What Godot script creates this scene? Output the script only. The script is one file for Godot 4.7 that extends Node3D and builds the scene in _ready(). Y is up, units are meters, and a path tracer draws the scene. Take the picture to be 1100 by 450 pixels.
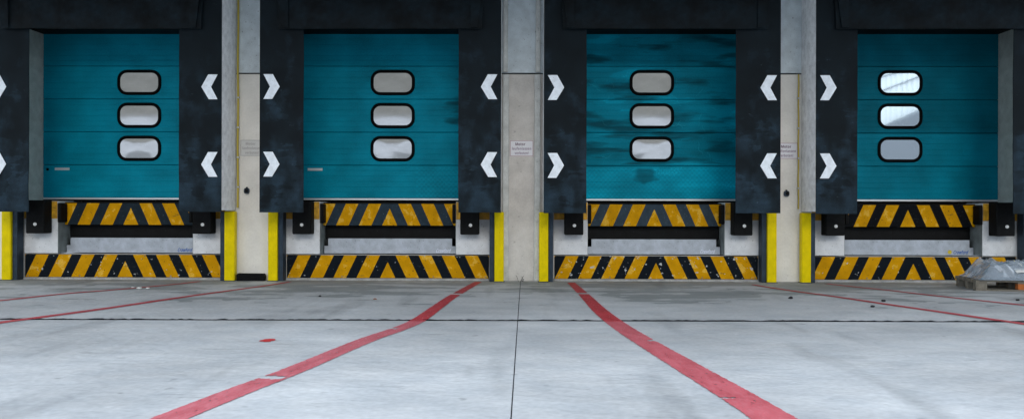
extends Node3D
# Four loading docks of a warehouse, seen straight on from a concrete yard.
# z = 0 is the front of the guard posts, +z points to the camera, units are metres.

const BAY := [-6.06, -2.035, 2.05, 5.94]          # centre of each dock opening
const ORD := ["leftmost", "second from left", "third from left", "rightmost"]
const DOOR_BOTTOM := 1.225
const PANEL_H := 0.5216

var M := {}
var used := {}

# ------------------------------------------------------------------ helpers
func numbered(called: String) -> String:
	if not used.has(called):
		used[called] = 0
		return called
	used[called] += 1
	return "%s_%03d" % [called, used[called]]

func thing(called: String, label: String, category: String, at := Vector3.ZERO, group := "") -> Node3D:
	var o := Node3D.new()
	o.name = numbered(called)
	add_child(o)
	o.position = at
	o.set_meta("label", label)
	o.set_meta("category", category)
	if group != "":
		o.set_meta("group", group)
	return o

func structure(called: String, label := "") -> Node3D:
	var o := Node3D.new()
	o.name = numbered(called)
	add_child(o)
	o.set_meta("kind", "structure")
	if label != "":
		o.set_meta("label", label)
	return o

func part(called: String, mesh: Mesh, m: Material, parent: Node, at := Vector3.ZERO) -> MeshInstance3D:
	var o := MeshInstance3D.new()
	o.name = called
	o.mesh = mesh
	o.material_override = m
	o.cast_shadow = GeometryInstance3D.SHADOW_CASTING_SETTING_ON
	parent.add_child(o, true)
	o.position = at
	return o

func tri(st: SurfaceTool, a: Vector3, b: Vector3, c: Vector3) -> void:
	st.add_vertex(a); st.add_vertex(b); st.add_vertex(c)

func quad(st: SurfaceTool, a: Vector3, b: Vector3, c: Vector3, d: Vector3) -> void:
	tri(st, a, b, c); tri(st, a, c, d)

func begin(smooth := false) -> SurfaceTool:
	var st := SurfaceTool.new()
	st.begin(Mesh.PRIMITIVE_TRIANGLES)
	st.set_smooth_group(0 if smooth else -1)
	return st

func done(st: SurfaceTool) -> ArrayMesh:
	st.generate_normals()
	return st.commit()

# box from lo to hi whose edges are chamfered by b
func add_box(st: SurfaceTool, lo: Vector3, hi: Vector3, b := 0.0) -> void:
	var c := (lo + hi) * 0.5
	var h := (hi - lo) * 0.5
	b = min(b, min(h.x, min(h.y, h.z)) * 0.9)
	for ax in 3:
		var u := (ax + 1) % 3
		var v := (ax + 2) % 3
		for s in [-1.0, 1.0]:
			var q := []
			for k in [[-1, -1], [1, -1], [1, 1], [-1, 1]]:
				var p := Vector3.ZERO
				p[ax] = s * h[ax]
				p[u] = k[0] * (h[u] - b)
				p[v] = k[1] * (h[v] - b)
				q.append(c + p)
			if s > 0:
				quad(st, q[0], q[3], q[2], q[1])
			else:
				quad(st, q[0], q[1], q[2], q[3])
	if b <= 0.0:
		return
	for ax in 3:
		var u := (ax + 1) % 3
		var v := (ax + 2) % 3
		for su in [-1.0, 1.0]:
			for sv in [-1.0, 1.0]:
				var q := []
				for k in [[-1, 0], [1, 0], [1, 1], [-1, 1]]:
					var p := Vector3.ZERO
					p[ax] = k[0] * (h[ax] - b)
					p[u] = su * (h[u] - (b if k[1] == 1 else 0.0))
					p[v] = sv * (h[v] - (0.0 if k[1] == 1 else b))
					q.append(c + p)
				if su * sv > 0:
					quad(st, q[0], q[1], q[2], q[3])
				else:
					quad(st, q[0], q[3], q[2], q[1])
	for sx in [-1.0, 1.0]:
		for sy in [-1.0, 1.0]:
			for sz in [-1.0, 1.0]:
				var p := c + Vector3(sx * h.x, sy * (h.y - b), sz * (h.z - b))
				var q := c + Vector3(sx * (h.x - b), sy * h.y, sz * (h.z - b))
				var r := c + Vector3(sx * (h.x - b), sy * (h.y - b), sz * h.z)
				if sx * sy * sz > 0:
					tri(st, p, r, q)
				else:
					tri(st, p, q, r)

func box(lo: Vector3, hi: Vector3, b := 0.004) -> ArrayMesh:
	var st := begin()
	add_box(st, lo, hi, b)
	return done(st)

func v3(x: float, y: float, z: float) -> Vector3:
	return Vector3(x, y, z)

# bent sheet: pos(u, v) gives its front, thick is the offset to its back
func sheet(nu: int, nv: int, pos: Callable, thick: Vector3, smooth := true) -> ArrayMesh:
	var st := begin(smooth)
	var g := []
	for j in nv + 1:
		var row := []
		for i in nu + 1:
			row.append(pos.call(float(i) / nu, float(j) / nv))
		g.append(row)
	for j in nv:
		for i in nu:
			for k in [[0, 0], [0, 1], [1, 1], [0, 0], [1, 1], [1, 0]]:
				st.set_uv(Vector2(float(i + k[0]) / nu, 1.0 - float(j + k[1]) / nv))
				st.add_vertex(g[j + k[1]][i + k[0]])
	st.set_smooth_group(1 if smooth else -1)
	for j in nv:
		for i in nu:
			for k in [[0, 0], [1, 1], [0, 1], [0, 0], [1, 0], [1, 1]]:
				st.set_uv(Vector2(float(i + k[0]) / nu, 1.0 - float(j + k[1]) / nv))
				st.add_vertex(g[j + k[1]][i + k[0]] + thick)
	st.set_smooth_group(-1)
	for j in nv:
		for e in [0, nu]:
			quad(st, g[j][e], g[j + 1][e], g[j + 1][e] + thick, g[j][e] + thick)
	for i in nu:
		for e in [0, nv]:
			quad(st, g[e][i], g[e][i + 1], g[e][i + 1] + thick, g[e][i] + thick)
	return done(st)

# outline in x,y pushed back from z = 0 to z = -d
func plate(poly: PackedVector2Array, d: float) -> ArrayMesh:
	var st := begin()
	var t := Geometry2D.triangulate_polygon(poly)
	for i in range(0, t.size(), 3):
		var a := poly[t[i]]; var b := poly[t[i + 1]]; var c := poly[t[i + 2]]
		if (b - a).cross(c - a) > 0:
			var s := b; b = c; c = s
		tri(st, v3(a.x, a.y, 0), v3(b.x, b.y, 0), v3(c.x, c.y, 0))
		tri(st, v3(a.x, a.y, -d), v3(c.x, c.y, -d), v3(b.x, b.y, -d))
	for i in poly.size():
		var a := poly[i]
		var b := poly[(i + 1) % poly.size()]
		quad(st, v3(a.x, a.y, 0), v3(b.x, b.y, 0), v3(b.x, b.y, -d), v3(a.x, a.y, -d))
	return done(st)

func rounded(w: float, h: float, r: float, n := 6) -> PackedVector2Array:
	var p := PackedVector2Array()
	for q in 4:
		var c := Vector2((w / 2 - r) * (1 if q == 0 or q == 3 else -1), (h / 2 - r) * (1 if q < 2 else -1))
		for k in n + 1:
			var a := (q + float(k) / n) * PI / 2
			p.append(c + Vector2(cos(a), sin(a)) * r)
	return p

func ring(w: float, h: float, r: float, t: float, d: float) -> ArrayMesh:
	var o := rounded(w, h, r)
	var i := rounded(w - 2 * t, h - 2 * t, r - t)
	var om := rounded(w - 0.016, h - 0.016, r - 0.008)
	var im := rounded(w - 2 * t + 0.016, h - 2 * t + 0.016, r - t + 0.008)
	var st := begin(true)
	var loops := [[o, 0.0], [o, d * 0.6], [om, d], [im, d], [i, d * 0.6], [i, 0.0]]
	for k in loops.size() - 1:
		for j in o.size():
			var n := (j + 1) % o.size()
			var a: Vector2 = loops[k][0][j]; var b: Vector2 = loops[k][0][n]
			var c: Vector2 = loops[k + 1][0][n]; var e: Vector2 = loops[k + 1][0][j]
			quad(st, v3(a.x, a.y, loops[k][1]), v3(e.x, e.y, loops[k + 1][1]), v3(c.x, c.y, loops[k + 1][1]), v3(b.x, b.y, loops[k][1]))
	return done(st)

func bulged_pane(w: float, h: float, r: float, sag: float, seed_: int) -> ArrayMesh:
	var o := rounded(w, h, r, 8)
	var st := begin(true)
	var n := 10
	var nz := FastNoiseLite.new()
	nz.seed = seed_
	nz.frequency = 2.2
	var pt := func(j: int, k: int) -> Vector3:
		var t := float(k) / n
		var p: Vector2 = o[j % o.size()] * t
		return v3(p.x, p.y, sag * (1 - t * t) + sag * 0.04 * nz.get_noise_2d(p.x * 1.2, p.y * 1.2) * (1 - t * t))
	for k in n:
		for j in o.size():
			var a: Vector3 = pt.call(j, k); var b: Vector3 = pt.call(j, k + 1)
			var c: Vector3 = pt.call(j + 1, k + 1); var d: Vector3 = pt.call(j + 1, k)
			for p in [[a, c, b], [a, d, c]]:
				for q in p:
					st.set_uv(Vector2(q.x / w + 0.5, 0.5 - q.y / h))
					st.add_vertex(q)
	return done(st)

func tube(pts: Array, r: float, n := 8) -> ArrayMesh:
	var st := begin(true)
	var rings := []
	for i in pts.size():
		var d: Vector3 = (pts[min(i + 1, pts.size() - 1)] - pts[max(i - 1, 0)]).normalized()
		var s := d.cross(Vector3.BACK if absf(d.z) < 0.9 else Vector3.UP).normalized()
		var t := d.cross(s)
		var rr := []
		for k in n:
			var a := TAU * k / n
			rr.append(pts[i] + (s * cos(a) + t * sin(a)) * r)
		rings.append(rr)
	for i in pts.size() - 1:
		for k in n:
			quad(st, rings[i][k], rings[i][(k + 1) % n], rings[i + 1][(k + 1) % n], rings[i + 1][k])
	return done(st)

func disc(r: float, d: float, n := 14) -> ArrayMesh:        # domed bolt head facing +z
	var st := begin(true)
	var prof := [[r, 0.0], [r, d * 0.6], [r * 0.8, d], [0.0, d * 1.05]]
	for k in prof.size() - 1:
		for j in n:
			var a := TAU * j / n
			var b := TAU * (j + 1) / n
			var p := func(q, an): return v3(cos(an) * q[0], sin(an) * q[0], q[1])
			quad(st, p.call(prof[k], a), p.call(prof[k + 1], a), p.call(prof[k + 1], b), p.call(prof[k], b))
	return done(st)

# irregular lump on the ground
func lump(r: Vector3, seed_: int, n := 7) -> ArrayMesh:
	var st := begin()
	var nz := FastNoiseLite.new()
	nz.seed = seed_
	nz.frequency = 0.9
	var pt := func(i: int, j: int) -> Vector3:
		var th := PI * i / n
		var ph := TAU * (j % (2 * n)) / (2 * n)
		var d := v3(sin(th) * cos(ph), cos(th), sin(th) * sin(ph))
		var s := 1.0 + 0.45 * nz.get_noise_3dv(d)
		return v3(d.x * r.x * s, max(d.y * r.y * s, -r.y * 0.6) + r.y * 0.6, d.z * r.z * s)
	for i in n:
		for j in 2 * n:
			quad(st, pt.call(i, j), pt.call(i, j + 1), pt.call(i + 1, j + 1), pt.call(i + 1, j))
	return done(st)

func lettering(text: String, width: float, height: float, m: Material, parent: Node, at: Vector3, slant := false) -> MeshInstance3D:
	var f := SystemFont.new()
	f.font_names = PackedStringArray(["Droid Sans"])
	f.font_weight = 700
	var t := TextMesh.new()
	t.text = text
	t.font = f
	t.font_size = 64
	t.pixel_size = 0.001
	t.depth = 0.002
	t.curve_step = 4.0
	var o := part("lettering", t, m, parent, at)
	var bb := t.get_aabb()
	var s := Vector3(width / bb.size.x, height / bb.size.y, 1.0)
	var b := Basis.from_scale(s)
	if slant:
		b = Basis(Vector3(s.x, 0, 0), Vector3(0.25 * s.y, s.y, 0), Vector3(0, 0, 1))
	o.transform = Transform3D(b, at - b * v3(bb.get_center().x, bb.get_center().y, 0))
	return o

# ------------------------------------------------------------------ textures
func nz_bytes(w: int, h: int, freq: float, sd: int, oct := 4, sx := 1.0, sy := 1.0, type := FastNoiseLite.TYPE_SIMPLEX_SMOOTH, tile := false) -> PackedByteArray:
	var n := FastNoiseLite.new()
	n.noise_type = type
	n.seed = sd
	n.frequency = freq
	n.fractal_type = FastNoiseLite.FRACTAL_FBM if oct > 1 else FastNoiseLite.FRACTAL_NONE
	n.fractal_octaves = oct
	if type == FastNoiseLite.TYPE_CELLULAR:
		n.cellular_return_type = FastNoiseLite.RETURN_DISTANCE
		n.cellular_jitter = 1.0
	var iw := int(w / sx)
	var ih := int(h / sy)
	var im: Image = n.get_seamless_image(iw, ih) if tile else n.get_image(iw, ih)
	if im.get_format() != Image.FORMAT_L8:
		im.convert(Image.FORMAT_L8)
	if iw != w or ih != h:
		im.resize(w, h, Image.INTERPOLATE_CUBIC)
	return im.get_data()

func to_tex(w: int, h: int, d: PackedByteArray, fmt := Image.FORMAT_RGB8) -> ImageTexture:
	var im := Image.create_from_data(w, h, false, fmt, d)
	im.generate_mipmaps()
	return ImageTexture.create_from_image(im)

func normal_tex(w: int, h: int, d: PackedByteArray, strength: float) -> ImageTexture:
	var im := Image.create_from_data(w, h, false, Image.FORMAT_L8, d)
	im.convert(Image.FORMAT_RGBA8)
	im.bump_map_to_normal_map(strength)
	im.generate_mipmaps()
	return ImageTexture.create_from_image(im)

func px(v: float) -> int:
	return int(clampf(v, 0.0, 255.0))

# mottled tile: base colour (sRGB), blotches, fine grain, dark and pale specks
func mottle(sd: int, base: Color, blotch: float, grain: float, specks := 0.0, pale := 0.0, n := 512) -> ImageTexture:
	var a := nz_bytes(n, n, 0.009, sd, 5, 1, 1, FastNoiseLite.TYPE_SIMPLEX_SMOOTH, true)
	var b := nz_bytes(n, n, 0.09, sd + 1, 3, 1, 1, FastNoiseLite.TYPE_SIMPLEX_SMOOTH, true)
	var c := nz_bytes(n, n, 0.035, sd + 2, 3, 1, 1, FastNoiseLite.TYPE_SIMPLEX_SMOOTH, true)
	var d := PackedByteArray()
	d.resize(n * n * 3)
	for i in n * n:
		var k := 1.0 + blotch * (a[i] / 127.5 - 1.0) + grain * (b[i] / 127.5 - 1.0)
		if specks > 0 and c[i] < 255 * (0.16 + specks * 0.1) and b[i] < 120:
			k *= 1.0 - specks
		var add := 0.0
		if pale > 0 and c[i] > 218 and b[i] > 120:
			add = pale * 255
		d[i * 3] = px(base.r * 255 * k + add)
		d[i * 3 + 1] = px(base.g * 255 * k + add)
		d[i * 3 + 2] = px(base.b * 255 * k + add)
	return to_tex(n, n, d)

func mat(col: Color, rough: float, metal := 0.0, tex: Texture2D = null, scale := 0.0) -> StandardMaterial3D:
	var m := StandardMaterial3D.new()
	m.albedo_color = col
	m.roughness = rough
	m.metallic = metal
	if tex:
		m.albedo_texture = tex
		if scale > 0:
			m.uv1_triplanar = true
			m.uv1_world_triplanar = true
			m.uv1_scale = Vector3.ONE * scale
	return m

func bump(m: StandardMaterial3D, sd: int, freq: float, strength: float, depth := 1.0) -> void:
	m.normal_enabled = true
	m.normal_scale = depth
	m.normal_texture = normal_tex(256, 256, nz_bytes(256, 256, freq, sd, 4, 1, 1, FastNoiseLite.TYPE_SIMPLEX_SMOOTH, true), strength)

# yard concrete, x -9..9, z -0.3..8.7
func floor_texture() -> ImageTexture:
	var w := 2048
	var h := 1024
	var big := nz_bytes(w, h, 0.0035, 11, 5)
	var mid := nz_bytes(w, h, 0.016, 12, 4)
	var fine := nz_bytes(w, h, 0.16, 13, 2)
	var streak := nz_bytes(w, h, 0.02, 14, 4, 4.0, 1.0)
	var tyre := nz_bytes(w, h, 0.012, 15, 4, 1.0, 6.0)
	var spot := nz_bytes(w, h, 0.045, 16, 2)
	var scr := nz_bytes(w, h, 0.05, 17, 2, 5.0, 1.0)
	var d := PackedByteArray()
	d.resize(w * h * 3)
	for i in w * h:
		var s := streak[i] / 255.0
		var k := 1.0 + 0.16 * (big[i] / 255.0 - 0.5) + 0.09 * (mid[i] / 255.0 - 0.5) + 0.09 * (fine[i] / 255.0 - 0.5)
		k += 0.08 * (s - 0.5)
		var t := tyre[i] / 255.0
		if t < 0.33:
			k -= (0.33 - t) * 0.5
		var p := spot[i]
		if p < 42:
			k -= (42 - p) * 0.006
		elif p > 222:
			k += (p - 222) * 0.003
		var c := scr[i]
		if c > 214:
			k += 0.03
		elif c < 30:
			k -= 0.07
		# ragged green-grey patches, denser in steps towards the wall
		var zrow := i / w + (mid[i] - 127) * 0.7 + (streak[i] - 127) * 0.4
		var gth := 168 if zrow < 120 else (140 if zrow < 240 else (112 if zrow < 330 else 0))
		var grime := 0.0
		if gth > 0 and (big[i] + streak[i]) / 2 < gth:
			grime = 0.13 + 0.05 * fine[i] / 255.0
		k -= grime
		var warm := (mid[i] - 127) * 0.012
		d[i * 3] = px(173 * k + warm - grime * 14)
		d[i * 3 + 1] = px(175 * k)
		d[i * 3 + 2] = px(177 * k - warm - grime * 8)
	return to_tex(w, h, d)

# black and yellow stripes leaning to the middle, with chips and paint splashes
func hazard_texture(width: float, height: float, lean: float, sd: int, white: float, dull: float, dark: Color) -> ImageTexture:
	var h := 128
	var w := int(1024)
	var chip := nz_bytes(w, h, 0.05, sd, 3)
	var wear := nz_bytes(w, h, 0.012, sd + 1, 4)
	var fine := nz_bytes(w, h, 0.2, sd + 2, 2)
	var blob := nz_bytes(w, h, 0.03, sd + 3, 3)
	var scr := nz_bytes(w, h, 0.03, sd + 5, 3, 6.0, 1.0)
	var d := PackedByteArray()
	d.resize(w * h * 3)
	for y in h:
		var up := (1.0 - (y + 0.5) / h) * height
		for x in w:
			var i := y * w + x
			var u := absf((x + 0.5) / w - 0.5) * width + lean * up + (fine[i] / 255.0 - 0.5) * 0.005
			var yel := u < 0.118 + 0.0 or (u > 0.283 and fposmod(u - 0.283, 0.353) < 0.196)
			var k := 1.0 + 0.08 * (wear[i] / 127.5 - 1.0) + 0.04 * (fine[i] / 127.5 - 1.0)
			var r: float; var g: float; var b: float
			if yel:
				r = 196; g = 142; b = 6
				if chip[i] < 255 * (0.10 + dull * 0.10):
					r = 92; g = 74; b = 34
				elif wear[i] > 182 and fine[i] > 110:
					r = 205; g = 166; b = 70
			else:
				r = dark.r * 255; g = dark.g * 255; b = dark.b * 255
				if chip[i] > 255 * (0.90 - dull * 0.12):
					r += 34; g += 36; b += 38
			if scr[i] < 20 and fine[i] > 110:
				r = lerpf(r, 70, 0.6); g = lerpf(g, 70, 0.6); b = lerpf(b, 68, 0.6)
			r *= k; g *= k; b *= k
			if white > 0.0 and blob[i] > 255 * (0.93 - white) and wear[i] > 118:
				var q := 176.0 + (fine[i] - 127) * 0.25
				r = q; g = q + 2; b = q + 3
			d[i * 3] = px(r); d[i * 3 + 1] = px(g); d[i * 3 + 2] = px(b)
	return to_tex(w, h, d)

# teal door leaf: dirt streaks and wiped patches where the photograph has them
func door_texture(which: int) -> ImageTexture:
	var w := 512
	var h := 512
	var a := nz_bytes(w, h, 0.008, 40 + which, 4)
	var st := nz_bytes(w, h, 0.012, 50 + which, 4, 5.0, 1.0)
	var st2 := nz_bytes(w, h, 0.022, 60 + which, 4, 6.0, 1.0)
	var fine := nz_bytes(w, h, 0.2, 70 + which, 2)
	var dirty: float = [0.12, 0.16, 0.45, 0.10][which]
	var d := PackedByteArray()
	d.resize(w * h * 3)
	for y in h:
		var v := float(y) / h            # 0 top .. 1 bottom
		var pi := int(v * 6.0)           # panel from the top
		for x in w:
			var u := float(x) / w
			var i := y * w + x
			var k := 1.0 + 0.10 * (a[i] / 127.5 - 1.0) + 0.05 * (fine[i] / 127.5 - 1.0) + dirty * 0.35 * (st[i] / 127.5 - 1.0)
			var gm := 0.0                # grime 0..1
			if which == 1 and u > 0.74 and v > 0.30 and v < 0.78:
				var e := clampf((u - 0.74) / 0.12, 0, 1) * clampf((v - 0.30) / 0.05, 0, 1) * clampf((0.78 - v) / 0.05, 0, 1)
				gm = clampf((0.22 + 0.40 * e - st2[i] / 255.0) * 4.0, 0.0, 1.0) * 0.46 * (0.7 + 0.3 * fine[i] / 255.0)
			if which == 2 and v < 0.82:
				if st2[i] / 255.0 < 0.40:
					gm = clampf((0.44 - st2[i] / 255.0) * 3.5, 0, 1) * 0.36
				if st[i] / 255.0 > 0.72:
					gm -= 0.10
			if which == 2 and v > 0.835:
				k *= 1.10
				var dd := Vector2((u - 0.47) * 1.0, (v - 0.872) * 1.35).length() + (st2[i] / 255.0 - 0.5) * 0.05 + (a[i] / 255.0 - 0.5) * 0.08
				if dd < 0.045:
					gm = clampf((0.045 - dd) * 40.0, 0.0, 1.0) * 0.26
				elif (int(x / 6.0) + int(y / 6.0)) % 2 == 0:
					k *= 1.06
			if which == 1 and v > 0.835 and u > 0.62 and (int(x / 6.0) + int(y / 6.0)) % 2 == 0:
				k *= 1.07
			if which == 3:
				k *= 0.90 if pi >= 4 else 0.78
			k *= 1.0 - gm
			var pale := 0.0
			if which == 2 and st[i] > 215 and fine[i] > 150:
				pale = 14.0
			d[i * 3] = px(1 * k + gm * 5 + pale)
			d[i * 3 + 1] = px(129 * k + pale)
			d[i * 3 + 2] = px(153 * k + pale)
	if which == 2:                        # chalk scribbles
		var rng := RandomNumberGenerator.new()
		rng.seed = 77
		for s in 46:
			var p := Vector2(rng.randf_range(10, 500), rng.randf_range(210, 400))
			if absf(p.x - 225) < 60:
				continue
			var dir := rng.randf_range(0, TAU)
			for q in rng.randi_range(14, 50):
				dir += rng.randf_range(-0.35, 0.35)
				p += Vector2(cos(dir), sin(dir) * 1.2) * 0.9
				var xi := int(p.x); var yi := int(p.y)
				if xi > 0 and xi < w - 1 and yi > 0 and yi < h - 1:
					var j := (yi * w + xi) * 3
					d[j] = px(d[j] + 26); d[j + 1] = px(d[j + 1] + 24); d[j + 2] = px(d[j + 2] + 24)
	return to_tex(w, h, d)

# black rubber sheet of the shelters, dusty and scuffed
func rubber_texture(sd: int) -> ImageTexture:
	var w := 512
	var h := 512
	var a := nz_bytes(w, h, 0.007, sd, 5, 1, 1, FastNoiseLite.TYPE_SIMPLEX_SMOOTH, true)
	var b := nz_bytes(w, h, 0.03, sd + 1, 4, 1, 1, FastNoiseLite.TYPE_SIMPLEX_SMOOTH, true)
	var f := nz_bytes(w, h, 0.2, sd + 2, 2, 1, 1, FastNoiseLite.TYPE_SIMPLEX_SMOOTH, true)
	var d := PackedByteArray()
	d.resize(w * h * 3)
	for i in w * h:
		var k := 1.0 + 0.42 * (a[i] / 127.5 - 1.0) + 0.22 * (b[i] / 127.5 - 1.0) + 0.10 * (f[i] / 127.5 - 1.0)
		var add := 0.0
		if b[i] > 226 and f[i] > 140:
			add = 34.0
		d[i * 3] = px(37 * k + add)
		d[i * 3 + 1] = px(47 * k + add)
		d[i * 3 + 2] = px(57 * k + add)
	return to_tex(w, h, d)

# side curtain, 0.62 x 3.6 m: plain black rubber with paler dust smears, in ragged
# sideways streaks that grow denser in steps towards the bottom
func curtain_texture(sd: int) -> ImageTexture:
	var w := 128
	var h := 768
	var a := nz_bytes(w, h, 0.008, sd, 4)
	var sm := nz_bytes(w, h, 0.014, sd + 1, 6, 1.0, 1.6)
	var sm2 := nz_bytes(w, h, 0.05, sd + 2, 4, 3.0, 1.0)
	var f := nz_bytes(w, h, 0.25, sd + 3, 2)
	var d := PackedByteArray()
	d.resize(w * h * 3)
	for y in h:
		for x in w:
			var i := y * w + x
			var yr := y + (a[i] - 127) * 1.1 + (sm2[i] - 127) * 0.5     # ragged edge of the paler zones
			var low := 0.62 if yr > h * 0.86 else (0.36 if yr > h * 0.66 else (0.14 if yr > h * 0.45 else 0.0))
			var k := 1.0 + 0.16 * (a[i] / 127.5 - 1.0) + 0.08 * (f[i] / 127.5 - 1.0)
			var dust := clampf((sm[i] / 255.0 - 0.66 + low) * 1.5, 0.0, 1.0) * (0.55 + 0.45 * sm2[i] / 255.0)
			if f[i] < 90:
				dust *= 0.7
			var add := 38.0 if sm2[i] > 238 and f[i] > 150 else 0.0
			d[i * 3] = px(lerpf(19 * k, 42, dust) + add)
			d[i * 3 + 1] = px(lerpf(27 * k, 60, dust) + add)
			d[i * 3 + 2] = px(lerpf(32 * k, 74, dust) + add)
	return to_tex(w, h, d)

# worn red road paint; alpha 0 where it is gone
func red_texture(sd: int, worn: float, bare := []) -> ImageTexture:
	var w := 64
	var h := 1024
	var a := nz_bytes(w, h, 0.02, sd, 4)
	var b := nz_bytes(w, h, 0.09, sd + 1, 3)
	var f := nz_bytes(w, h, 0.25, sd + 2, 2)
	var d := PackedByteArray()
	d.resize(w * h * 4)
	for y in h:
		for x in w:
			var i := y * w + x
			var k := 1.0 + 0.10 * (a[i] / 127.5 - 1.0) + 0.08 * (f[i] / 127.5 - 1.0)
			# the paint on the near slab is rubbed paler than on the far one
			var base := worn * (0.12 if y < h * 0.47 else 0.78)
			var p := base + 0.16 * worn * (a[i] / 127.5 - 1.0) + (0.14 * worn if b[i] > 150 else 0.0)
			p = maxf(p, 0.0)
			var edge: float = min(x, w - 1 - x) / 8.0
			var gone := b[i] < 255 * (0.13 + 0.06 * worn) or edge < b[i] / 255.0 * 0.45 - 0.1
			for q in bare:                # rubbed through to the concrete
				var t: float = absf(float(y) / h - q[0]) / q[1]
				if t < 1.0 and float(x) / w > q[2] and float(x) / w < q[3] and (b[i] + a[i]) / 510.0 > t * 0.7 + 0.05:
					gone = true
			d[i * 4] = px(lerpf(172 * k, 196, minf(p, 1.0) * 0.75))
			d[i * 4 + 1] = px(lerpf(38 * k, 158, minf(p, 1.0) * 0.75))
			d[i * 4 + 2] = px(lerpf(46 * k, 166, minf(p, 1.0) * 0.75))
			d[i * 4 + 3] = 0 if gone else 255
	return to_tex(w, h, d, Image.FORMAT_RGBA8)

func pane_texture(sd: int, base: Color) -> ImageTexture:
	var n := 128
	var a := nz_bytes(n, n, 0.012, sd, 4)
	var b := nz_bytes(n, n, 0.05, sd + 1, 3)
	var d := PackedByteArray()
	d.resize(n * n * 3)
	for i in n * n:
		var k := 1.0 + 0.04 * (a[i] / 127.5 - 1.0) + (0.05 if b[i] > 205 else 0.0)
		d[i * 3] = px(base.r * 255 * k); d[i * 3 + 1] = px(base.g * 255 * k); d[i * 3 + 2] = px(base.b * 255 * k)
	return to_tex(n, n, d)

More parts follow.
